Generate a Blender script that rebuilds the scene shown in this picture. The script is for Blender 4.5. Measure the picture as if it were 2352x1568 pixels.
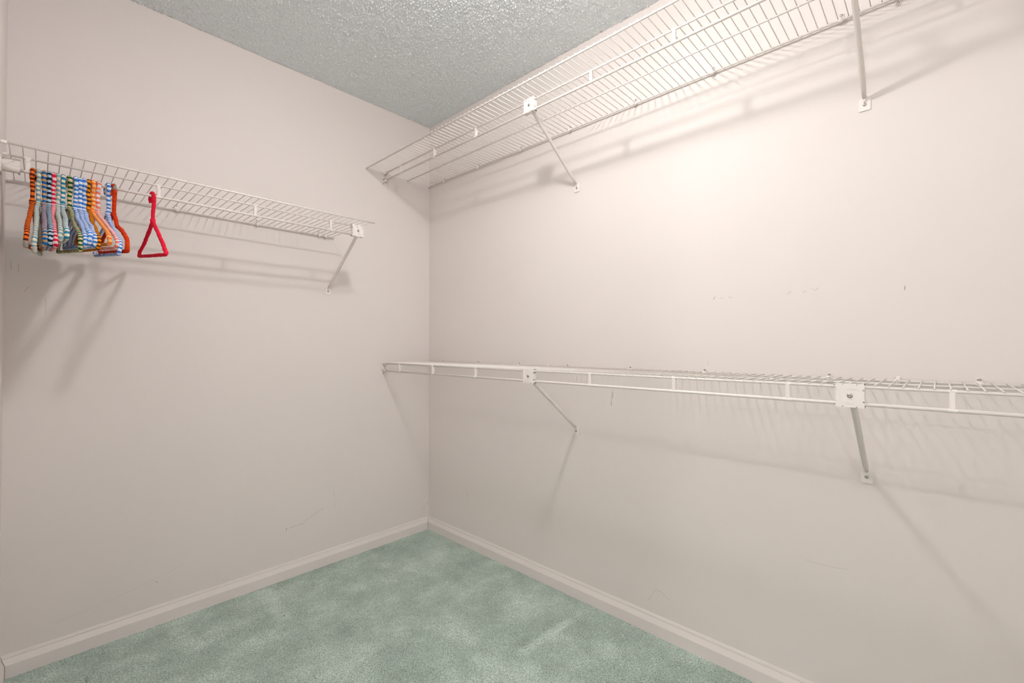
import bpy, math, random
from mathutils import Vector, Matrix, noise
random.seed(7)
S = bpy.context.scene
COL = S.collection
for o in list(bpy.data.objects):
    bpy.data.objects.remove(o)

# ------------------------------------------------------------------ camera
PX = 1034.44                      # focal length in pixels of the 2352 px wide frame
YAW, PITCH, ROLL, CAMZ = 0.81092, 0.01142, 0.00088, 1.1
F = Vector((math.sin(YAW)*math.cos(PITCH), math.cos(YAW)*math.cos(PITCH), math.sin(PITCH)))
R0 = Vector((math.cos(YAW), -math.sin(YAW), 0)); U0 = R0.cross(F)
cr, sr = math.cos(ROLL), math.sin(ROLL)
R = R0*cr + U0*sr; U = U0*cr - R0*sr
cam = bpy.data.cameras.new('camera'); co = bpy.data.objects.new('camera', cam); COL.objects.link(co)
cam.sensor_width = 36.0; cam.lens = PX/2352*36; cam.clip_start = 0.01
co.matrix_world = Matrix(((R.x, U.x, -F.x, 0), (R.y, U.y, -F.y, 0), (R.z, U.z, -F.z, CAMZ), (0, 0, 0, 1)))
S.camera = co

# ------------------------------------------------------------------ world, lights, exposure
w = bpy.data.worlds.new('world'); S.world = w; w.use_nodes = True
w.node_tree.nodes['Background'].inputs[0].default_value = (1.0, 0.985, 0.97, 1)
w.node_tree.nodes['Background'].inputs[1].default_value = 2.2
def lamp(name, loc, power, rad, color=(1, 1, 1)):
    l = bpy.data.lights.new(name, 'POINT'); l.energy = power; l.shadow_soft_size = rad; l.color = color
    o = bpy.data.objects.new(name, l); o.location = loc; COL.objects.link(o); return o
# the closet fixture is a short twin-bulb batten lying across the room (along X), just above the frame
for _i in range(2):
    lamp('closet_bulb', (0.72-0.024+0.048*_i, 0.81, 2.32), 5.4, 0.036, (1.0, 0.985, 0.975))
_d = bpy.data.lights.new('closet_diffuser', 'AREA'); _d.shape = 'RECTANGLE'; _d.size = 0.12; _d.size_y = 0.07; _d.energy = 2.2; _d.color = (1.0, 0.985, 0.975)
_o = bpy.data.objects.new('closet_diffuser', _d); _o.location = (0.72, 0.81, 2.315); COL.objects.link(_o)
lamp('hall_bulb', (-0.36, 0.10, 2.315), 10.0, 0.02, (1.0, 0.985, 0.975))
S.view_settings.view_transform = 'Standard'; S.view_settings.look = 'None'
S.view_settings.gamma = 1.0; S.view_settings.use_curve_mapping = False
S.view_settings.exposure = 0.70

# ------------------------------------------------------------------ helpers
def mesh_obj(name, vf, mat, parent=None, smooth=False, label=None):
    me = bpy.data.meshes.new(name)
    me.from_pydata([tuple(v) for v in vf[0]], [], vf[1])
    if smooth:
        me.polygons.foreach_set('use_smooth', [True]*len(me.polygons))
    me.materials.append(mat); me.update()
    o = bpy.data.objects.new(name, me); COL.objects.link(o)
    if parent: o.parent = parent
    if label: o['label'] = label
    return o
def join(*vfs):
    V, Fc = [], []
    for v, f in vfs:
        n = len(V); V += list(v); Fc += [tuple(i+n for i in q) for q in f]
    return V, Fc
def box(x0, x1, y0, y1, z0, z1):
    V = [(x, y, z) for x in (x0, x1) for y in (y0, y1) for z in (z0, z1)]
    return V, [(0, 1, 3, 2), (4, 6, 7, 5), (0, 4, 5, 1), (2, 3, 7, 6), (0, 2, 6, 4), (1, 5, 7, 3)]
def cbox(x0, x1, y0, y1, z0, z1, c):
    """box with all edges chamfered by c"""
    cx, cy, cz = (x0+x1)/2, (y0+y1)/2, (z0+z1)/2
    pts = []
    for sx in (-1, 1):
        for sy in (-1, 1):
            for sz in (-1, 1):
                hx, hy, hz = (x1-x0)/2, (y1-y0)/2, (z1-z0)/2
                pts += [(cx+sx*hx, cy+sy*(hy-c), cz+sz*(hz-c)), (cx+sx*(hx-c), cy+sy*hy, cz+sz*(hz-c)), (cx+sx*(hx-c), cy+sy*(hy-c), cz+sz*hz)]
    import bmesh
    bm = bmesh.new()
    for q in pts: bm.verts.new(q)
    bmesh.ops.convex_hull(bm, input=bm.verts)
    bmesh.ops.dissolve_limit(bm, angle_limit=0.01, verts=bm.verts, edges=bm.edges)
    bm.verts.index_update()
    r = [tuple(v.co) for v in bm.verts], [tuple(v.index for v in f.verts) for f in bm.faces]
    bm.free(); return r
def tube(path, r, seg=8, cap=True, flat=None):
    """round tube along a list of points; r a number or a list; flat=(a,b) elliptical scale"""
    P = [Vector(q) for q in path]; n = len(P)
    rr = r if isinstance(r, (list, tuple)) else [r]*n
    V, Fc = [], []
    t0 = (P[1]-P[0]).normalized()
    up = Vector((0, 0, 1)) if abs(t0.z) < .9 else Vector((0, 1, 0))
    nrm = (up - t0*up.dot(t0)).normalized()
    for i in range(n):
        t = ((P[min(i+1, n-1)]-P[max(i-1, 0)])).normalized()
        nrm = (nrm - t*nrm.dot(t)).normalized(); b = t.cross(nrm)
        for k in range(seg):
            a = 2*math.pi*k/seg
            ca, sa = math.cos(a), math.sin(a)
            if flat: ca *= flat[0]; sa *= flat[1]
            V.append(P[i]+(nrm*ca+b*sa)*rr[i])
    for i in range(n-1):
        for k in range(seg):
            k2 = (k+1) % seg
            Fc.append((i*seg+k, i*seg+k2, (i+1)*seg+k2, (i+1)*seg+k))
    if cap:
        Fc.append(tuple(range(seg-1, -1, -1))); Fc.append(tuple((n-1)*seg+k for k in range(seg)))
    return [tuple(v) for v in V], Fc
def prism(outline, axis, a, b):
    """outline of 2D points extruded along an axis 'x','y','z' from a to b"""
    def P(u, v, t):
        return {'x': (t, u, v), 'y': (u, t, v), 'z': (u, v, t)}[axis]
    n = len(outline)
    V = [P(u, v, a) for u, v in outline]+[P(u, v, b) for u, v in outline]
    Fc = [tuple(range(n-1, -1, -1)), tuple(range(n, 2*n))]
    Fc += [(i, (i+1) % n, n+(i+1) % n, n+i) for i in range(n)]
    return V, Fc
def rounded(x0, x1, y0, y1, r, k=4, corners=(1, 1, 1, 1)):
    out = []
    cs = [(x1, y1, 0, corners[0]), (x0, y1, 90, corners[1]), (x0, y0, 180, corners[2]), (x1, y0, 270, corners[3])]
    for (x, y, a0, m) in cs:
        q = r*m
        cx = x-q if x == x1 else x+q; cy = y-q if y == y1 else y+q
        for i in range(k+1):
            a = math.radians(a0+90*i/k); out.append((cx+q*math.cos(a), cy+q*math.sin(a)))
    return out
def xf(vf, M):
    return [tuple(M @ Vector(v)) for v in vf[0]], vf[1]
def empty(name, loc, label=None, cat=None, group=None):
    o = bpy.data.objects.new(name, None); COL.objects.link(o); o.location = loc; o.empty_display_size = .05
    if label: o['label'] = label
    if cat: o['category'] = cat
    if group: o['group'] = group
    return o
def struct(name, vf, mat, smooth=False):
    o = mesh_obj(name, vf, mat, None, smooth); o['kind'] = 'structure'; return o
def put(name, proto, parent, loc=(0, 0, 0), rz=None):
    c = proto.copy(); COL.objects.link(c); c.name = name; c.parent = parent; c.location = loc
    if rz is not None: c.rotation_euler = (0, 0, rz)
    return c

# ------------------------------------------------------------------ materials
def new_mat(name, col, rough=.5, metal=0, spec=.5):
    m = bpy.data.materials.new(name); m.use_nodes = True
    b = m.node_tree.nodes['Principled BSDF']
    b.inputs['Base Color'].default_value = (*col, 1); b.inputs['Roughness'].default_value = rough
    b.inputs['Metallic'].default_value = metal; b.inputs['Specular IOR Level'].default_value = spec
    return m, m.node_tree.nodes, m.node_tree.links, b
def srgb(r, g, b):
    f = lambda c: (c/255/12.92) if c/255 <= .04045 else ((c/255+.055)/1.055)**2.4
    return (f(r), f(g), f(b))
def tex_obj(N, L):
    g = N.new('ShaderNodeNewGeometry'); return g.outputs['Position']
def noise_n(N, L, vec, scale, detail=3, rough=.5):
    n = N.new('ShaderNodeTexNoise'); n.inputs['Scale'].default_value = scale; n.inputs['Detail'].default_value = detail
    n.inputs['Roughness'].default_value = rough; L.new(vec, n.inputs['Vector']); return n.outputs['Fac']
def ramp(N, L, fac, stops):
    r = N.new('ShaderNodeValToRGB'); L.new(fac, r.inputs[0])
    e = r.color_ramp.elements
    e[0].position, e[0].color = stops[0][0], (*stops[0][1], 1); e[1].position, e[1].color = stops[-1][0], (*stops[-1][1], 1)
    for p, c in stops[1:-1]:
        q = e.new(p); q.color = (*c, 1)
    return r.outputs[0]
def bump(N, L, b, h, strength, dist):
    n = N.new('ShaderNodeBump'); n.inputs['Strength'].default_value = strength; n.inputs['Distance'].default_value = dist
    L.new(h, n.inputs['Height']); L.new(n.outputs[0], b.inputs['Normal'])

def wall_mat():
    m, N, L, b = new_mat('wall_paint', (0, 0, 0), .62, 0, .35)
    pos = tex_obj(N, L)
    f = noise_n(N, L, pos, 1.7, 3)
    c = ramp(N, L, f, [(.3, (.810, .740, .706)), (.7, (.822, .752, .718))])
    L.new(c, b.inputs['Base Color'])
    bump(N, L, b, noise_n(N, L, pos, 260, 2), .12, .0006)
    return m
M_WALL = wall_mat()
def ceil_mat():
    m, N, L, b = new_mat('textured_ceiling_paint', (.89, .93, .955), .36, 0, .8)
    pos = tex_obj(N, L)
    bump(N, L, b, noise_n(N, L, pos, 300, 2, .5), .5, .002)
    return m
M_CEIL = ceil_mat()
def trim_mat():
    m, N, L, b = new_mat('baseboard_paint', (.83, .760, .726), .38, 0, .5)
    pos = tex_obj(N, L); bump(N, L, b, noise_n(N, L, pos, 90, 2), .1, .0006)
    return m
M_TRIM = trim_mat()
M_WIRE = new_mat('white_vinyl_coated_wire', (.84, .775, .73), .36, 0, .5)[0]
M_PLAS = new_mat('white_plastic', (.88, .815, .77), .42, 0, .5)[0]
M_STEEL = new_mat('screw_steel', (.50, .47, .44), .28, 1)[0]
M_DARK = new_mat('dark_gap', (.05, .04, .035), .9)[0]
M_SCUFF = new_mat('scuff_grey', (.48, .42, .38), .8)[0]
M_HAIR = new_mat('brown_hair', (.26, .20, .165), .7)[0]
M_GREY = new_mat('bare_hanger_grey', (.30, .265, .235), .6)[0]

def carpet_mat():
    m, N, L, b = new_mat('green_carpet_pile', (0, 0, 0), .95, 0, .1)
    b.inputs['Sheen Weight'].default_value = .25
    pos = tex_obj(N, L)
    n1 = noise_n(N, L, pos, 5.0, 5, .62)          # nap shading painted into the colour as lighter and darker patches
    def sub(node_a, mul, add):
        q = N.new('ShaderNodeMath'); q.operation = 'MULTIPLY_ADD'; L.new(node_a, q.inputs[0]); q.inputs[1].default_value = mul; q.inputs[2].default_value = add; return q.outputs[0]
    n2 = noise_n(N, L, pos, 250, 3, .75)
    n3 = noise_n(N, L, pos, 110, 2, .6)
    # nap shading painted as pale strokes, plus dark streaks: distance to short segments
    sep = N.new('ShaderNodeSeparateXYZ'); L.new(pos, sep.inputs[0])
    def seg(ax, ay, bx, by, wdt):
        ln = math.hypot(bx-ax, by-ay); ux, uy = (bx-ax)/ln, (by-ay)/ln
        def lin(cx, cy, c):
            a = sub(sep.outputs[0], cx, c); bb = N.new('ShaderNodeMath'); bb.operation = 'MULTIPLY_ADD'
            L.new(sep.outputs[1], bb.inputs[0]); bb.inputs[1].default_value = cy; L.new(a, bb.inputs[2]); return bb.outputs[0]
        t = lin(ux, uy, -(ax*ux+ay*uy)); d = lin(-uy, ux, (ax*uy-ay*ux))
        def mr(v, a0, a1, ab=False):
            if ab:
                q = N.new('ShaderNodeMath'); q.operation = 'ABSOLUTE'; L.new(v, q.inputs[0]); v = q.outputs[0]
            r = N.new('ShaderNodeMapRange'); r.interpolation_type = 'SMOOTHSTEP'; L.new(v, r.inputs[0]); r.inputs[1].default_value = a0; r.inputs[2].default_value = a1; return r.outputs[0]
        m1 = mr(d, wdt, wdt*.25, True); m2 = mr(t, 0, .05); m3 = mr(t, ln, ln-.05)
        q = N.new('ShaderNodeMath'); q.operation = 'MULTIPLY'; L.new(m1, q.inputs[0]); L.new(m2, q.inputs[1])
        q2 = N.new('ShaderNodeMath'); q2.operation = 'MULTIPLY'; L.new(q.outputs[0], q2.inputs[0]); L.new(m3, q2.inputs[1])
        return q2.outputs[0]
    acc = sub(n1, 1.0, 0)
    for s in ((.715, 2.25, .69, 1.90, .045, .16), (.38, 2.25, .40, 1.93, .05, .12), (1.18, 1.10, 1.52, 1.085, .03, .22), (1.15, 2.1, 1.24, 2.0, .05, .08)):
        k = seg(*s[:5]); q = N.new('ShaderNodeMath'); q.operation = 'MULTIPLY_ADD'; L.new(k, q.inputs[0]); q.inputs[1].default_value = s[5]; L.new(acc, q.inputs[2]); acc = q.outputs[0]
    for s in ((.13, 2.25, .118, 2.10, .006, -.12), (.122, 2.09, .117, 1.99, .005, -.30), (.202, 2.20, .199, 2.16, .005, -.28)):
        k = seg(*s[:5]); q = N.new('ShaderNodeMath'); q.operation = 'MULTIPLY_ADD'; L.new(k, q.inputs[0]); q.inputs[1].default_value = s[5]; L.new(acc, q.inputs[2]); acc = q.outputs[0]
    base = ramp(N, L, acc, [(.10, (.16, .20, .17)), (.38, (.272, .338, .288)), (.50, (.315, .388, .333)), (.62, (.39, .468, .408)), (.8, (.45, .53, .465))])
    mx = N.new('ShaderNodeMix'); mx.data_type = 'RGBA'; mx.blend_type = 'MULTIPLY'; mx.inputs[0].default_value = 1.0
    L.new(base, mx.inputs[6])
    sp = ramp(N, L, n2, [(.34, (.76, .76, .76)), (.5, (1.66, 1.66, 1.66)), (.66, (2.5, 2.5, 2.5))])
    L.new(sp, mx.inputs[7]); L.new(mx.outputs[2], b.inputs['Base Color'])
    ad = N.new('ShaderNodeMath'); ad.operation = 'ADD'; L.new(n2, ad.inputs[0]); L.new(n3, ad.inputs[1])
    bump(N, L, b, ad.outputs[0], 1.0, .005)
    return m
M_CARPET = carpet_mat()
def yarn_mat():
    m, N, L, b = new_mat('wrapped_yarn', (1, 1, 1), .85, 0, .2)
    a = N.new('ShaderNodeAttribute'); a.attribute_name = 'yarn'; L.new(a.outputs['Color'], b.inputs['Base Color'])
    bump(N, L, b, noise_n(N, L, tex_obj(N, L), 900, 2), .5, .0008)
    return m
M_YARN = yarn_mat()

# ------------------------------------------------------------------ the room
W, D, H, XL = 1.6426, 2.2598, 2.44, -0.0794
YF = -1.30
struct('wall_right', box(W, W+.1, YF-.1, D+.1, -.02, H+.02), M_WALL)
struct('wall_back', box(XL-.12, W, D, D+.1, -.02, H+.02), M_WALL)
struct('wall_left', box(XL-.12, XL, .19, D, -.02, H+.02), M_WALL)
struct('wall_left', box(XL-.12, XL, YF-.1, -.62, -.02, H+.02), M_WALL)
struct('wall_front', box(.20, W, YF-.1, YF, -.02, H+.02), M_WALL)  # unseen; stops short, gap added so fill light reaches the back wall
struct('wall_hall', box(-2.7, -2.6, YF-1.2, D+1.2, -.02, H+.02), M_WALL)
def grid(x0, x1, y0, y1, step, fz):
    nx = int(round((x1-x0)/step)); ny = int(round((y1-y0)/step))
    V = [(x0+(x1-x0)*i/nx, y0+(y1-y0)*j/ny, fz(x0+(x1-x0)*i/nx, y0+(y1-y0)*j/ny)) for i in range(nx+1) for j in range(ny+1)]
    Fc = [(i*(ny+1)+j, (i+1)*(ny+1)+j, (i+1)*(ny+1)+j+1, i*(ny+1)+j+1) for i in range(nx) for j in range(ny)]
    return V, Fc
nz = noise.noise
def fl(x, y):
    return .0022*nz(Vector((x*150, y*150, 3))) + .0015*nz(Vector((x*60, y*60, 8)))-.001
def ce(x, y):
    a = nz(Vector((x*205, y*205, 1))); b_ = nz(Vector((x*38, y*38, 5)))
    return H - max(0, a-.02)*.0105 - .0012*b_
struct('floor', join(grid(-.13, W+.01, .2, D+.01, .006, fl), box(-2.7, W+.01, YF-1.2, .2, -.03, -.001), box(-2.7, -.13, .2, D+1.2, -.03, -.001), box(-.13, W+.01, .2, D, -.03, -.02)), M_CARPET, True)
cg = grid(-.13, W+.005, .55, D+.005, .0027, ce)
cg = (cg[0], [tuple(reversed(f)) for f in cg[1]])
struct('ceiling', join(cg, box(-2.7, W+.1, YF-1.2, .55, H, H+.06), box(-2.7, -.13, .55, D+1.2, H, H+.06), box(-.13, W+.1, .55, D+.1, H+.01, H+.06)), M_CEIL, True)

PROF = [(0, -.02), (.0125, -.02), (.0125, .0415), (.0116, .0440), (.0048, .0605), (.0046, .0660), (.0030, .0700), (.0026, .0725), (0, .0735)]
def board(name, a, b, nrm):
    a = Vector(a); b = Vector(b); n = Vector(nrm); t = (b-a).normalized()
    V = []
    for q, s in ((a, 1), (b, -1)):
        for u, v in PROF:
            V.append(tuple(q + n*u + t*s*u + Vector((0, 0, v))))     # mitred ends
    k = len(PROF)
    Fc = [tuple(range(k)), tuple(range(2*k-1, k-1, -1))]+[(i, i+k, (i+1) % k+k, (i+1) % k) for i in range(k)]
    return struct(name, (V, Fc), M_TRIM)
g = .0014
board('baseboard_right', (W, D-g, 0), (W, YF, 0), (-1, 0, 0))
board('baseboard_back', (XL+g, D, 0), (W-g, D, 0), (0, -1, 0))
board('baseboard_left', (XL, .19, 0), (XL, D-.002, 0), (1, 0, 0))
# open dark mitre crack of the left hand joint
# (the joint is left 2 mm open, the gap itself shows dark)
WR, WB = bpy.data.objects['wall_right'], bpy.data.objects['wall_back']

_fl = bpy.data.objects['floor']
for _x, _y, _r in ((.7016, 1.9461, .0022), (.4163, 1.9142, .0015), (.168, 2.175, .0018)):
    mesh_obj('lint_speck', tube([(_x-_r, _y, .002), (_x, _y+_r*.3, .003), (_x+_r, _y, .002)], [_r*.5, _r*.8, _r*.4], 7), M_DARK, _fl)
def mark(name, par, pts, wd, mat):
    o = mesh_obj(name, tube(pts, wd, 5), mat, par); return o
def mR(pts, wd=.0006, mat=M_SCUFF, name='scuff_mark'):
    mark(name, WR, [(W-.0001, y, z) for y, z in pts], wd, mat)
def mB(pts, wd=.0006, mat=M_SCUFF, name='scuff_mark'):
    mark(name, WB, [(x, D-.0001, z) for x, z in pts], wd, mat)
mR([(.5801, 1.2665), (.578, 1.270), (.5726, 1.2768)], .0007, M_HAIR)
mR([(.5560, 1.2700), (.548, 1.271)], .0006); mR([(.5300, 1.2710), (.515, 1.269)], .0005)
mR([(.3517, 1.2669), (.346, 1.272)], .0006); mR([(.344, 1.2700), (.342, 1.2772)], .0006)
mR([(.3079, 1.2689), (.302, 1.2752)], .0006); mR([(.2849, 1.2805), (.281, 1.276)], .0005)
mR([(.277, 1.2731), (.268, 1.2816)], .0006); mR([(.0693, 1.2566), (.0683, 1.2685)], .0007, M_HAIR)
mR([(.9854, .9133), (.984, .895), (.988, .885)], .0010); mR([(.9896, .875), (.991, .8542)], .0010)
mR([(.8326, .1156), (.828, .1165), (.8225, .124), (.8165, .138), (.8091, .1531), (.803, .161), (.796, .1665), (.7878, .1685), (.779, .167), (.765, .160), (.7397, .1500)], .0004, M_SCUFF, 'hair_strand')
mR([(.31, .4414), (.27, .4395), (.23, .4425), (.198, .4475)], .00025)
mR([(1.9, .30), (1.898, .26)], .0006); mR([(.6, 1.05), (.598, 1.035)], .0004)
for i in range(7):
    x = .905+.014*i; z = .244+.006*i
    mB([(x, z), (x+.009, z+.008)], .0006)
mB([(.82, .2253), (.823, .236)], .0016); mB([(.835, .232), (.87, .237), (.905, .236)], .0006)
mB([(1.048, .3537), (1.056, .335)], .0006); mB([(1.0599, .2952), (1.052, .279)], .0006)
mB([(1.61, .115), (1.612, .14)], .0008); mB([(1.63, .145), (1.636, .158)], .0010)
mB([(-.0346, 1.285), (-.026, 1.30), (-.022, 1.302)], .0006); mB([(-.0653, 1.3848), (-.064, 1.355)], .0005)
mB([(-.048, 1.378), (-.0475, 1.350)], .0005); mB([(.0173, 1.27), (.0175, 1.21)], .0004)
mB([(.33, .165), (.334, .167)], .0012, M_HAIR)
mB([(.05, .128), (.2, .15), (.36, .185), (.42, .205)], .00018)

# ------------------------------------------------------------------ small hardware
def screw_vf(r=.0042, h=.0022):
    """pan head on a flat washer, axis +Z, with a recessed cross"""
    V, Fc = [], []
    rings = [(r, 0), (r, h*.35), (r*.86, h*.75), (r*.55, h), (r*.42, h)]
    n = 16
    for rr, z in rings:
        for k in range(n):
            a = 2*math.pi*k/n; V.append((rr*math.cos(a), rr*math.sin(a), z))
    for i in range(len(rings)-1):
        for k in range(n):
            Fc.append((i*n+k, i*n+(k+1) % n, (i+1)*n+(k+1) % n, (i+1)*n+k))
    # cross recess
    b0 = len(V)
    for k in range(n):
        a = 2*math.pi*k/n; q = .36 if k % 4 == 0 else (.10 if k % 4 == 2 else .16)
        V.append((r*q*math.cos(a), r*q*math.sin(a), h*.98))
    c0 = len(V)
    for k in range(n):
        a = 2*math.pi*k/n; q = .30 if k % 4 == 0 else (.06 if k % 4 == 2 else .12)
        V.append((r*q*math.cos(a), r*q*math.sin(a), h*.25))
    t = (len(rings)-1)*n
    for k in range(n):
        k2 = (k+1) % n
        Fc.append((t+k, t+k2, b0+k2, b0+k)); Fc.append((b0+k, b0+k2, c0+k2, c0+k))
    Fc.append(tuple(range(c0, c0+n)))
    return V, Fc
SCREW = screw_vf()
def facing(n, ang=.5):
    n = Vector(n); q = n.to_track_quat('Z', 'Y'); return q.to_matrix().to_4x4() @ Matrix.Rotation(ang, 4, 'Z')
PROTO = {}
def screw(parent, loc, n, s=1.0):
    key = 'screw'
    if key not in PROTO:
        o = mesh_obj('screw', SCREW, M_STEEL, parent, True)
        PROTO[key] = o
    else:
        o = PROTO[key].copy(); COL.objects.link(o); o.parent = parent
    o.matrix_local = Matrix.Translation(Vector(loc)) @ facing(n, random.uniform(0, 1.5)) @ Matrix.Scale(s, 4)
    return o
# local frames: every shelf is built with its own axes: u along the wall, v out of the wall, z up
def frame_right(u, v, z): return (W-v, D-u, z)        # u measured from the back corner
def frame_back(u, v, z): return (u, D-v, z)
def rot_frame(kind):
    # matrix taking (u, v, z) to world directions
    if kind == 'R': return Matrix(((0, -1, 0, W), (-1, 0, 0, D), (0, 0, 1, 0), (0, 0, 0, 1)))
    return Matrix(((1, 0, 0, 0), (0, -1, 0, D), (0, 0, 1, 0), (0, 0, 0, 1)))
def fixf(vf, kind):
    # both frames mirror the handedness, so flip faces
    return vf[0], [tuple(reversed(f)) for f in vf[1]]
WIRE_R = .00145
def build_shelf(name, kind, u0, u1, z, rails, rod, zrod, uw0, label, clips, links, u_rod=None, caps=()):
    """rails: list of (v, radius).  rod: v of hanging rod"""
    root = empty(name, tuple((rot_frame(kind) @ Vector(((u0+u1)/2, 0, z))).xyz), label, 'shelf')
    Mx = rot_frame(kind); off = Vector(root.location)
    def add(nm, vf, mat=M_WIRE, smooth=True, par=None, lab=None):
        vf = xf(fixf(vf, kind), Mx); vf = ([tuple(Vector(v)-off) for v in vf[0]], vf[1])
        return mesh_obj(nm, vf, mat, par or root, smooth, lab)
    for v, r in rails:
        e0, e1 = (u0, u1)
        add('rail', tube([(e0, v, z), ((e0+e1)/2, v, z), (e1, v, z)], r, 10))
    ur = u_rod or (u0, u1)
    add('hanging_rod', tube([(ur[0], rod, zrod), (ur[1], rod, zrod)], .0044, 12))
    vmax = max(v for v, r in rails); rtop = .0030
    proto = None; n = int((u1-uw0-.004)/.0254)+1
    zw = z+.0030+WIRE_R
    k = 0
    for i in range(n):
        u = uw0+.0254*i
        if proto is None:
            proto = add('cross_wire', tube([(u, .006, zw), (u, vmax*.5, zw), (u, vmax+.0045, zw)], WIRE_R, 6)); pu = u
        else:
            d = Mx.to_3x3() @ Vector((u-pu, 0, 0))
            c = proto.copy(); COL.objects.link(c); c.parent = root; c.location = d
    # moulded links between the front rail and the rod
    for u in links:
        hw = .0055
        zt = z-.001; zb = zrod+.001
        vf = join(cbox(u-hw, u+hw, rod-.0052, rod+.0040, zb, zt, .0018),
                  prism([(rod-.001, zt), (rod-.013, zt), (rod-.0135, zt-.004), (rod-.009, zb+.008), (rod-.001, zb)], 'x', u-.0018, u+.0018),
                  tube([(u-.0070, rod, z), (u+.0070, rod, z)], .0041, 10), tube([(u-.0070, rod, zrod), (u+.0070, rod, zrod)], .0050, 10))
        add('rod_connector', vf, M_PLAS, False)
    # wall clips with their screws
    for u, zs, has in clips:
        zc = z
        s = 1 if zs > zc else -1
        if has:
            body = join(prism(rounded(-.0062, .0062, min(0, s*.001), s*abs(zs-zc)+s*.0062 if s > 0 else 0, .005, 4, (1, 1, .3, .3)) if s > 0 else
                              rounded(-.0062, .0062, -(abs(zs-zc))-.0062, 0, .005, 4, (.3, .3, 1, 1)), 'y', .0005, .0030))
            body = ([(x+u, y, zz+zc) for x, y, zz in body[0]], body[1])
        else:
            body = join(cbox(u-.0048, u+.0048, .0010, .005, zc, zc+.013, .001), cbox(u-.0025, u+.0062, .003, .012, zc+.006, zc+.0115, .001))
        hook = tube([(u, .002, zc+.006)]+[(u, .011+.0062*math.cos(a), zc+.0062*math.sin(a)) for a in [math.radians(t) for t in range(130, -100, -25)]], .0024, 6, flat=(1, 2.0))
        coll = tube([(u-.0070, .011, zc), (u+.0070, .011, zc)], .0052, 10)
        cl = add('wall_clip', join(body, hook, coll), M_PLAS, False)
        if has:
            p = Mx @ Vector((u, .0030, zs)); nn = Mx.to_3x3() @ Vector((0, 1, 0))
            screw(cl, tuple(p-off), nn, 1.05)
    for u, v, dirn in caps:
        add('end_cap', tube([(u, v, z), (u+dirn*.003, v, z), (u+dirn*.011, v, z), (u+dirn*.013, v, z)], [.0052, .0054, .0052, .0030], 10), M_PLAS)
    return root

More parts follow.
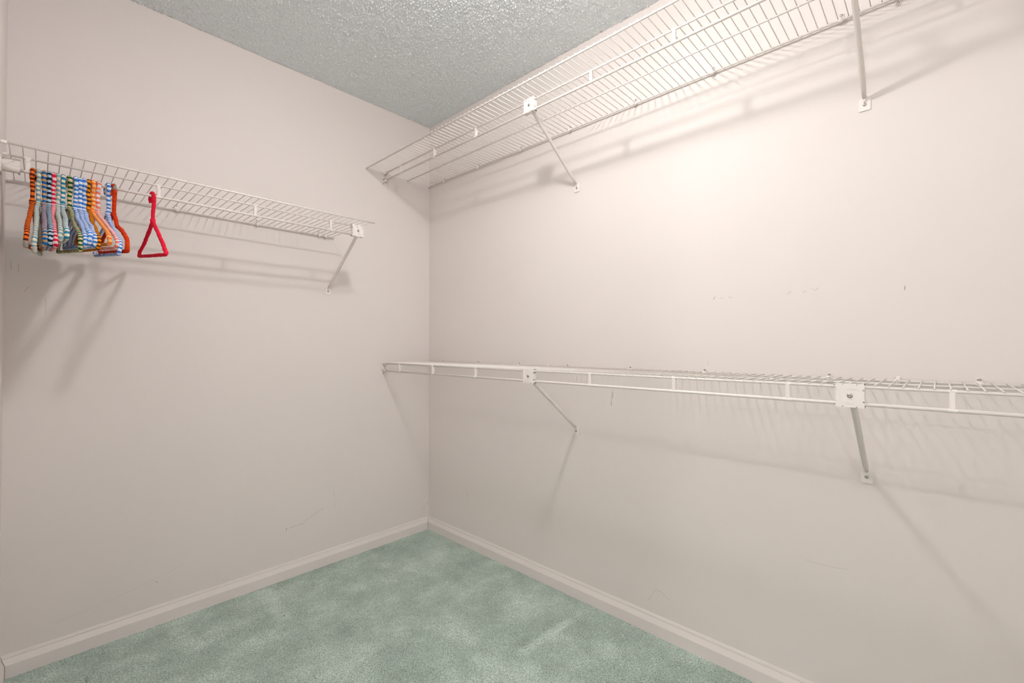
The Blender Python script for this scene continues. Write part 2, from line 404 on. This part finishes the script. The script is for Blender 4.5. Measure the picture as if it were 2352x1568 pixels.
def support(kind, u, v, z, zrod, zfoot, label, group=None):
    """clamp on the front rail and rod, and a pole down to a screwed foot on the wall"""
    Mx = rot_frame(kind)
    root = empty('support_bracket', tuple(Mx @ Vector((u, 0, zfoot))), label, 'shelf bracket', group); off = Vector(root.location)
    def add(nm, vf, mat=M_PLAS, smooth=False):
        vf = xf(fixf(vf, kind), Mx); vf = ([tuple(Vector(q)-off) for q in vf[0]], vf[1])
        return mesh_obj(nm, vf, mat, root, smooth)
    h = .0275; zc = (z+zrod)/2 - .0005
    vf0 = v+.0075; th = .0028
    # notched front plate
    o = []
    def edge(a, b, notches):
        pass
    N_ = .0030; q = .0135
    out = [(-h, -h), (-q-N_/2, -h), (-q-N_/2, -h+N_), (-q+N_/2, -h+N_), (-q+N_/2, -h),
           (q-N_/2, -h), (q-N_/2, -h+N_), (q+N_/2, -h+N_), (q+N_/2, -h), (h, -h),
           (h, -q-N_/2), (h-N_, -q-N_/2), (h-N_, -q+N_/2), (h, -q+N_/2),
           (h, q-N_/2), (h-N_, q-N_/2), (h-N_, q+N_/2), (h, q+N_/2), (h, h),
           (q+N_/2, h), (q+N_/2, h-N_), (q-N_/2, h-N_), (q-N_/2, h),
           (-q+N_/2, h), (-q+N_/2, h-N_), (-q-N_/2, h-N_), (-q-N_/2, h), (-h, h),
           (-h, q+N_/2), (-h+N_, q+N_/2), (-h+N_, q-N_/2), (-h, q-N_/2),
           (-h, -q+N_/2), (-h+N_, -q+N_/2), (-h+N_, -q-N_/2), (-h, -q-N_/2)]
    front = prism([(u+a, zc+b) for a, b in out], 'y', vf0, vf0+th)
    parts = [front]
    # side cheeks with the notches between them, top and bottom lips
    for s in (-1, 1):
        for a, b in ((-h, -q-N_/2), (-q+N_/2, q-N_/2), (q+N_/2, h)):
            x0, x1 = sorted((u+s*h, u+s*(h-.002)))
            parts.append(box(x0, x1, v-.006, vf0, zc+a, zc+b))
            parts.append(box(u+a, u+b, v-.006, vf0, *sorted((zc+s*h, zc+s*(h-.002)))))
    # back plate a little offset, and grips round both bars
    parts.append(box(u-h+.003, u+h-.003, v-.0085, v-.0060, zc-h+.002, zc+h-.002))
    for zz, r in ((z, .0052), (zrod, .0058)):
        parts.append(tube([(u-h-.001, v, zz), (u+h+.001, v, zz)], r, 10))
    add('clamp', join(*parts))
    # moulded ribs on the plate face
    add('clamp_rib', join(*[box(u+a, u+b, vf0+th-.0002, vf0+th+.0005, zc+c, zc+c+.0009) for a, b, c in ((-.012, .010, .0165), (-.010, .012, .0135), (-.010, .012, -.0150), (-.012, .008, -.0180))]+
                            [prism([(u-.020, zc-h+.004), (u-.0185, zc-h+.004), (u-.0185, zc+h-.004), (u-.020, zc+h-.004)], 'y', vf0+th-.0002, vf0+th+.0005)]))
    p = Mx @ Vector((u, vf0+th, zc)); screw(root, tuple(p-off), Mx.to_3x3() @ Vector((0, 1, 0)), 1.35)
    # pole, flattened where it meets the foot
    top = Vector((u+.004, v-.004, zc-h+.012)); bot = Vector((u, .0065, zfoot+.017))
    dv = bot-top; pts, rr = [], []
    n = 12
    for i in range(n+1):
        t = i/n; pts.append(tuple(top+dv*t)); rr.append(.0071 if t < .90 else .0071-.0026*(t-.90)/.10)
    add('pole', tube(pts, rr, 14), M_WIRE, True)
    # pinched end and foot plate
    foot = [(u+a, zfoot+b) for a, b in rounded(-.0140, .0140, -.0175, .0225, .0055, 4, (1.9, 1.9, .55, .55))]
    add('foot_plate', join(prism(foot, 'y', .0003, .0030), prism([(u-.0060, zfoot+.020), (u+.0060, zfoot+.020), (u+.0015, zfoot+.0075), (u-.0015, zfoot+.0075)], 'y', .0015, .0085)))
    p = Mx @ Vector((u, .0030, zfoot)); screw(root, tuple(p-off), Mx.to_3x3() @ Vector((0, 1, 0)), 1.15)
    return root

# ------------------------------------------------------------------ shelves
DR = lambda y: D-y      # distance from the back corner for a given Y
UPZ, LOZ, BKZ = 2.0681, 1.0059, 1.6558
ZR_U, ZR_L, ZR_B = 2.0287, .9655, 1.6161
RB = .3130
upper = build_shelf('wire_shelf', 'R', .006, 3.0, UPZ, [(.0115, .0032), (.1610, .0028), (RB, .0035), (.4210, .0034)], RB, ZR_U, .0153,
    'long white wire shelf high on the right-hand wall, nearest the ceiling',
    [(DR(y), UPZ+.0185, True) for y in (2.1027, 1.8067, 1.4950, 1.1960, .8750, .5752, .2062)]+[(DR(.0784), UPZ-.013, True), (DR(-.25), UPZ+.0185, True), (DR(-.55), UPZ+.0185, True)],
    [DR(y) for y in (2.088, 1.790, 1.486, .882, .582, .28, -.02, -.32, -.62)], (.020, 3.0))
lower = build_shelf('wire_shelf', 'R', .006, 3.0, LOZ, [(.0115, .0032), (.1610, .0028), (RB, .0035)], RB, ZR_L, .0153,
    'long white wire shelf at waist height on the right-hand wall, seen edge-on',
    [(DR(y), LOZ+.0115, True) for y in (2.1106, 1.8075, 1.5072, 1.2136, .9015, .6090, .2420, -.0713, -.36, -.66)]+[(DR(1.32), LOZ, False), (DR(.085), LOZ, False)],
    [DR(y) for y in (2.0896, 1.7973, 1.4857, .8876, .5857, .2841, -.0185, -.32, -.62)], (.020, 3.0))
back = build_shelf('wire_shelf', 'B', -.0740, 1.0410, BKZ, [(.0115, .0032), (.1560, .0028), (.3028, .0035), (.4171, .0034)], .3028, ZR_B, -.0601,
    'shorter white wire shelf on the left-hand wall with the yarn hangers on its rod',
    [(.3846, BKZ+.0190, True), (.6824, BKZ+.0188, True), (.9646, BKZ+.0190, True), (.9968, BKZ-.008, True), (.09, BKZ+.019, True)],
    [-.0255, .2830, .5865, .8905], (-.074, 1.0455), [(-.0755, .0115, 1), (-.0755, .3028, 1), (-.0755, .4171, 1), (-.0755, .1560, 1)])

support('R', DR(1.163), RB, UPZ, ZR_U, 1.8035, 'white pole bracket under the high right-hand shelf, nearer the room corner')
support('R', DR(.153), RB, UPZ, ZR_U, 1.8000, 'white pole bracket under the high right-hand shelf, cut off by the top of the photo')
support('R', DR(1.167), RB, LOZ, ZR_L, .7285, 'white pole bracket under the waist-high shelf, nearer the room corner')
support('R', DR(.155), RB, LOZ, ZR_L, .7275, 'large near white pole bracket under the waist-high shelf, at right in the photo')
support('B', 1.0150, .3028, BKZ, ZR_B, 1.3806, 'white pole bracket at the free end of the shelf with the hangers')

def end_bracket(origin, ang, label):
    """built for a bar running along local +y out of the wall plane y=0; x across, z up; origin = front rail axis on the wall"""
    root = empty('end_bracket', origin, label, 'shelf bracket'); root.rotation_euler = (0, 0, ang)
    pl = mesh_obj('wall_plate', prism(rounded(-.0150, .0150, -.0640, .0085, .004, 3), 'y', .0003, .0026), M_PLAS, root)
    dz = -.0395
    # web, top and bottom ledges carrying the two bars
    body = join(box(-.0115, -.0095, .002, .036, -.0325, .004), box(-.0115, .0100, .002, .030, -.0345, -.0320), box(-.0115, -.003, .002, .036, .003, .0050),
                prism([(.002, -.0330), (.026, -.0330), (.002, -.052)], 'x', -.0115, -.0098))
    mesh_obj('holder', body, M_PLAS, root)
    def cup(zc, r, y0, y1, a0, a1):
        n = 10; V, Fc = [], []
        for y in (y0, y1):
            for i in range(n+1):
                a = math.radians(a0+(a1-a0)*i/n)
                V.append((r*math.cos(a), y, zc+r*math.sin(a))); V.append(((r+.0022)*math.cos(a), y, zc+(r+.0022)*math.sin(a)))
        m = 2*(n+1)
        for i in range(n):
            a, b = 2*i, 2*i+2
            Fc += [(a, b, b+1, a+1), (m+a, m+a+1, m+b+1, m+b), (a, m+a, m+b, b), (a+1, b+1, m+b+1, m+a+1)]
        Fc += [(0, 1, m+1, m), (m-2, 2*m-2, 2*m-1, m-1)]
        return V, Fc
    mesh_obj('rail_cup', join(cup(0, .0040, .006, .040, 160, 380), box(-.0075, -.0050, .026, .040, dz+.004, -.003)), M_PLAS, root)
    mesh_obj('rod_cup', cup(dz, .0052, .006, .040, 150, 390), M_PLAS, root)
    screw(root, (0.001, .0026, -.0560), (0, 1, 0), 1.0)
    return root
end_bracket((W-RB, D, UPZ), math.pi, 'white end bracket on the left-hand wall holding the high shelf')
end_bracket((W-RB, D, LOZ), math.pi, 'white end bracket on the left-hand wall holding the waist-high shelf')
# the left one is a bulkier trough that swallows the rod end
def trough():
    root = empty('end_bracket', (XL, D-.3028, ZR_B), 'white trough-shaped rod end bracket at the extreme left of the hanger rod', 'shelf bracket')
    pl = mesh_obj('wall_plate', prism(rounded(-.030, .016, -.020, .032, .004, 3), 'x', .0003, .0030), M_PLAS, root)
    n = 12; V, Fc = [], []
    ro, ri = .0128, .0108
    for x in (.002, .0385):
        for i in range(n+1):
            a = math.radians(165+(210)*i/n)
            V.append((x, ro*math.cos(a), .003+ro*math.sin(a))); V.append((x, ri*math.cos(a), .003+ri*math.sin(a)))
    m = 2*(n+1)
    for i in range(n):
        a, b = 2*i, 2*i+2
        Fc += [(a, a+1, b+1, b), (m+a, m+b, m+b+1, m+a+1), (a, b, m+b, m+a), (a+1, m+a+1, m+b+1, b+1)]
    Fc += [(0, m, m+1, 1), (m-2, m-1, 2*m-1, 2*m-2)]
    mesh_obj('trough', (V, Fc), M_PLAS, root, True)
    mesh_obj('holder', join(box(.002, .0385, .0100, .0122, .003, .034), box(.002, .0385, .0125, .045, .012, .014), box(.034, .0385, .0122, .030, -.006, .013)), M_PLAS, root)
    return root
trough()

# ------------------------------------------------------------------ yarn-wrapped hangers
def catmull(pts, step):
    P = [Vector(p) for p in pts]; out = []
    for i in range(len(P)-1):
        p0 = P[max(i-1, 0)]; p1 = P[i]; p2 = P[i+1]; p3 = P[min(i+2, len(P)-1)]
        n = max(2, int((p2-p1).length/step))
        for k in range(n):
            t = k/n
            out.append(.5*((2*p1)+(-p0+p2)*t+(2*p0-5*p1+4*p2-p3)*t*t+(-p0+3*p1-3*p2+p3)*t**3))
    out.append(P[-1]); return out
def wrapped(name, root, path, r, per, ca, cb, edge, rnd, seg=12, mat=M_YARN):
    """tube wrapped in two alternating yarns; per(s) gives the stripe length"""
    n = len(path); s = 0; ph = 0; rad = []; phs = []
    wob = rnd.uniform(0, 100)
    if n > 40:
        path = [p + Vector((nz(Vector((i*.022, wob, 1))), nz(Vector((i*.022, wob, 4))), 0))*.0016*min(1, i/20, (n-1-i)/20) for i, p in enumerate(path)]
    for i in range(n):
        if i:
            d = (path[i]-path[i-1]).length; s += d; ph += d/per(s)*(1+.35*nz(Vector((s*60, wob, 0))))
        phs.append(ph)
        rad.append(r*(1+.10*abs(math.sin(ph*2*math.pi))+.20*nz(Vector((s*70, wob, 3)))))
    rad[0] *= .72; rad[-1] *= .72
    V, Fc = tube(path, rad, seg)
    me = bpy.data.meshes.new(name); me.from_pydata(V, [], Fc); me.materials.append(mat)
    me.polygons.foreach_set('use_smooth', [True]*len(me.polygons))
    at = me.color_attributes.new('yarn', 'FLOAT_COLOR', 'CORNER')
    cols = []
    for i in range(n-1):
        for k in range(seg):
            a = k/seg
            p = phs[i]+.035*math.sin(2*math.pi*(a+.1))+.09*nz(Vector((i*.25, k*.9, wob)))
            on = (p % 1) < .5
            if edge and edge[0] <= k < edge[1] and not (edge[2] and on): on = False
            c = ca if on else cb
            j = 1+.16*nz(Vector((math.floor(p*2)*3.1, wob, 7)))+.12*nz(Vector((i*.9, k*.8, wob+5)))
            c = (*[min(1, max(0, q*j)) for q in c], 1)
            cols += list(c)*4
    for f in Fc[-2:]:
        cols += list((*cb, 1))*len(f)
    at.data.foreach_set('color', cols)
    me.update(); o = bpy.data.objects.new(name, me); COL.objects.link(o); o.parent = root
    return o
def hanger(x, phi, zb, ca, cb, label, shape=0, bare=(), rr=.0054, fine=.0068, edge=(5, 8, False), per_hook=.0135, tilt=.115):
    rnd = random.Random(int(x*1e5)+3)
    ztop = ZR_B+.0044+rr+.0004
    root = empty('coat_hanger', (x, D-.3028, ztop), label, 'hanger', 'yarn-wrapped coat hangers on the rod')
    root.rotation_euler = (tilt, 0, phi)
    hgt = ztop-zb-.214*math.sin(tilt)             # local: +a towards the room is -y
    ca, cb = srgb(*ca), srgb(*cb)
    def P(a, z, x_=0): return Vector((x_, -a, z))
    ar = .0150
    j = lambda s=.0015: rnd.uniform(-s, s)
    hook = [P(-.034, -.030, j(.003)), P(-.0335, -.018, j(.002)), P(-.030, -.0085), P(-.022, -.0020), P(-.010, 0), P(0, 0), P(.009, -.0035), P(.015, -.011), P(.0165, -.022, j()), P(.0165, -.045, j()), P(.0155, -.070, j()), P(.0150, -.090, j()), P(.0145, -.100)]
    hook = [q+Vector((0, .0, 0)) for q in hook]
    hp = catmull(hook, .0012)
    wrapped('hook', root, hp, rr, lambda s: per_hook, ca, cb, edge, rnd)
    c = .0145; zn = -.099; zt = -hgt
    T = zn-zt
    if shape == 0:
        prof = [(0, 0), (.018, .03), (.035, .10), (.050, .20), (.075, .33), (.12, .46), (.16, .58), (.188, .70), (.199, .82), (.200, .93), (.196, .98), (.190, 1)]
    elif shape == 1:
        prof = [(0, 0), (.03, .12), (.07, .27), (.12, .44), (.165, .62), (.19, .75), (.1985, .86), (.199, .94), (.196, .985), (.190, 1)]
    else:
        prof = [(0, 0), (.05, .23), (.10, .47), (.15, .70), (.184, .865), (.195, .935), (.197, .975), (.190, 1)]
    prof = [(a_, -b_*T) for a_, b_ in prof]
    near = [P(c+a, zn+min(b, 0)*1.0, j(.0012)) for a, b in prof]
    # keep order monotone in z
    zs = zn
    for q in near:
        if q.z > zs: q.z = zs
        zs = q.z
        if q.z < zt: q.z = zt
    far = [Vector((q.x+j(.001), -(c-(-q.y-c)), q.z)) for q in near]
    bar = [P(c+.190-.38*i/6, zt+(0 if i in (0, 6) else .0008*nz(Vector((i, x*99, 0)))), j(.0008)) for i in range(7)]
    per = lambda s: fine if .02 < s < .185 else .0105
    bend = None
    loop_near = catmull(near, .0012)
    loop_far = catmull(far, .0012)
    barp = catmull(bar, .0014)
    wrapped('shoulder', root, loop_near, rr*1.02, per, ca, cb, edge, rnd)
    wrapped('shoulder', root, loop_far, rr*1.0, per, ca, cb, edge, rnd)
    wrapped('cross_bar', root, barp, rr*.98, lambda s: fine, ca, cb, edge, rnd)
    kn = catmull([P(c-.001, zn+.010), P(c, zn+.004), P(c, zn-.002), P(c, zn-.007)], .001)
    wrapped('knot', root, kn, rr*1.28, lambda s: .006, ca, cb, None, rnd)
    for which in bare:
        if which == 'tip':
            mesh_obj('bare_tip', tube([P(c+.2, zt+.012), P(c+.2, zt+.008), P(c+.2, zt-.004), P(c+.199, zt-.0065)], [rr*1.00, rr*1.08, rr*1.08, rr*.8], 12), M_GREY if ca[0] > .5 else M_BEIGE, root, True, 'bare uncovered plastic end')
        if which == 'hooktop':
            mesh_obj('bare_tip', tube([P(-.006, .0012), P(.004, .001), P(.0125, -.0055), P(.0180, -.016)], rr*.96, 12), M_GREY, root, True, 'bare grey patch of hook')
    return root
M_BEIGE = new_mat('bare_hanger_beige', (.46, .42, .35), .6)[0]
CRM = (236, 224, 206); WHT = (226, 232, 245); BLU = (62, 128, 214); PBL = (202, 214, 238)
HG = [
 (-.0150, -.053, 1.369, (247, 110, 24), (92, 34, 12), 'orange and dark brown yarn hanger, first from the left on the rod', 1, ('tip',), (3, 6, True)),
 (-.0035, -.030, 1.357, (126, 160, 170), (222, 216, 196), 'grey-blue and cream yarn hanger with a bare beige end, second from the left', 1, ('tip',), (5, 7, False)),
 (.0087, .010, 1.373, (16, 100, 172), (205, 160, 112), 'deep blue and tan yarn hanger between the grey-blue and the black ones', 0, (), (5, 7, False)),
 (.0188, .012, 1.377, (8, 38, 52), (178, 206, 226), 'near-black and icy blue yarn hanger beside the crimson one', 0, (), (5, 6, False)),
 (.0281, .015, 1.376, (226, 22, 62), (238, 196, 198), 'crimson and pale pink striped yarn hanger in the bunch', 0, (), (9, 12, True)),
 (.0378, .012, 1.392, (122, 166, 172), (222, 210, 190), 'muted teal and cream yarn hanger just right of the crimson striped one', 1, (), (5, 7, False)),
 (.0488, .025, 1.399, (40, 138, 176), (238, 226, 204), 'clear teal and cream yarn hanger just left of the dark green one', 1, (), (5, 7, False)),
 (.0632, .092, 1.371, (24, 84, 26), (214, 198, 160), 'dark green and beige striped yarn hanger', 0, (), (5, 7, False)),
 (.0755, .079, 1.385, BLU, WHT, 'blue and white yarn hanger right beside the dark green one', 1, (), (5, 7, False)),
 (.0860, .074, 1.389, BLU, WHT, 'blue and white yarn hanger, middle of the three together', 0, (), (5, 7, False)),
 (.0960, .079, 1.387, BLU, WHT, 'blue and white yarn hanger right beside the amber and brown one', 0, (), (5, 7, False)),
 (.1058, .067, 1.382, (246, 144, 12), (96, 48, 16), 'amber orange and brown yarn hanger in the bunch', 0, (), (3, 6, True)),
 (.1158, .138, 1.398, (250, 122, 40), (252, 190, 120), 'bright orange and peach striped yarn hanger', 1, (), (5, 7, True)),
 (.1281, .162, 1.389, (250, 122, 98), (236, 222, 226), 'salmon pink and white striped yarn hanger', 1, (), (5, 7, True)),
 (.1521, .071, 1.373, BLU, WHT, 'blue and white yarn hanger apart from the other blue ones, beside the plain rust-red', 0, (), (5, 7, False)),
 (.1660, .085, 1.384, (212, 58, 10), (206, 54, 12), 'plain rust-red yarn hanger at the right end of the bunch', 0, ('hooktop',), None),
 (.2672, .049, 1.388, (236, 28, 62), (230, 26, 58), 'bright pinkish-red yarn hanger hanging alone on the rod', 2, (), None),
]
for h_ in HG:
    hanger(h_[0], h_[1], h_[2], h_[3], h_[4], h_[5], h_[6], h_[7], .0049 if h_[8] else .0053, .0068, h_[8])
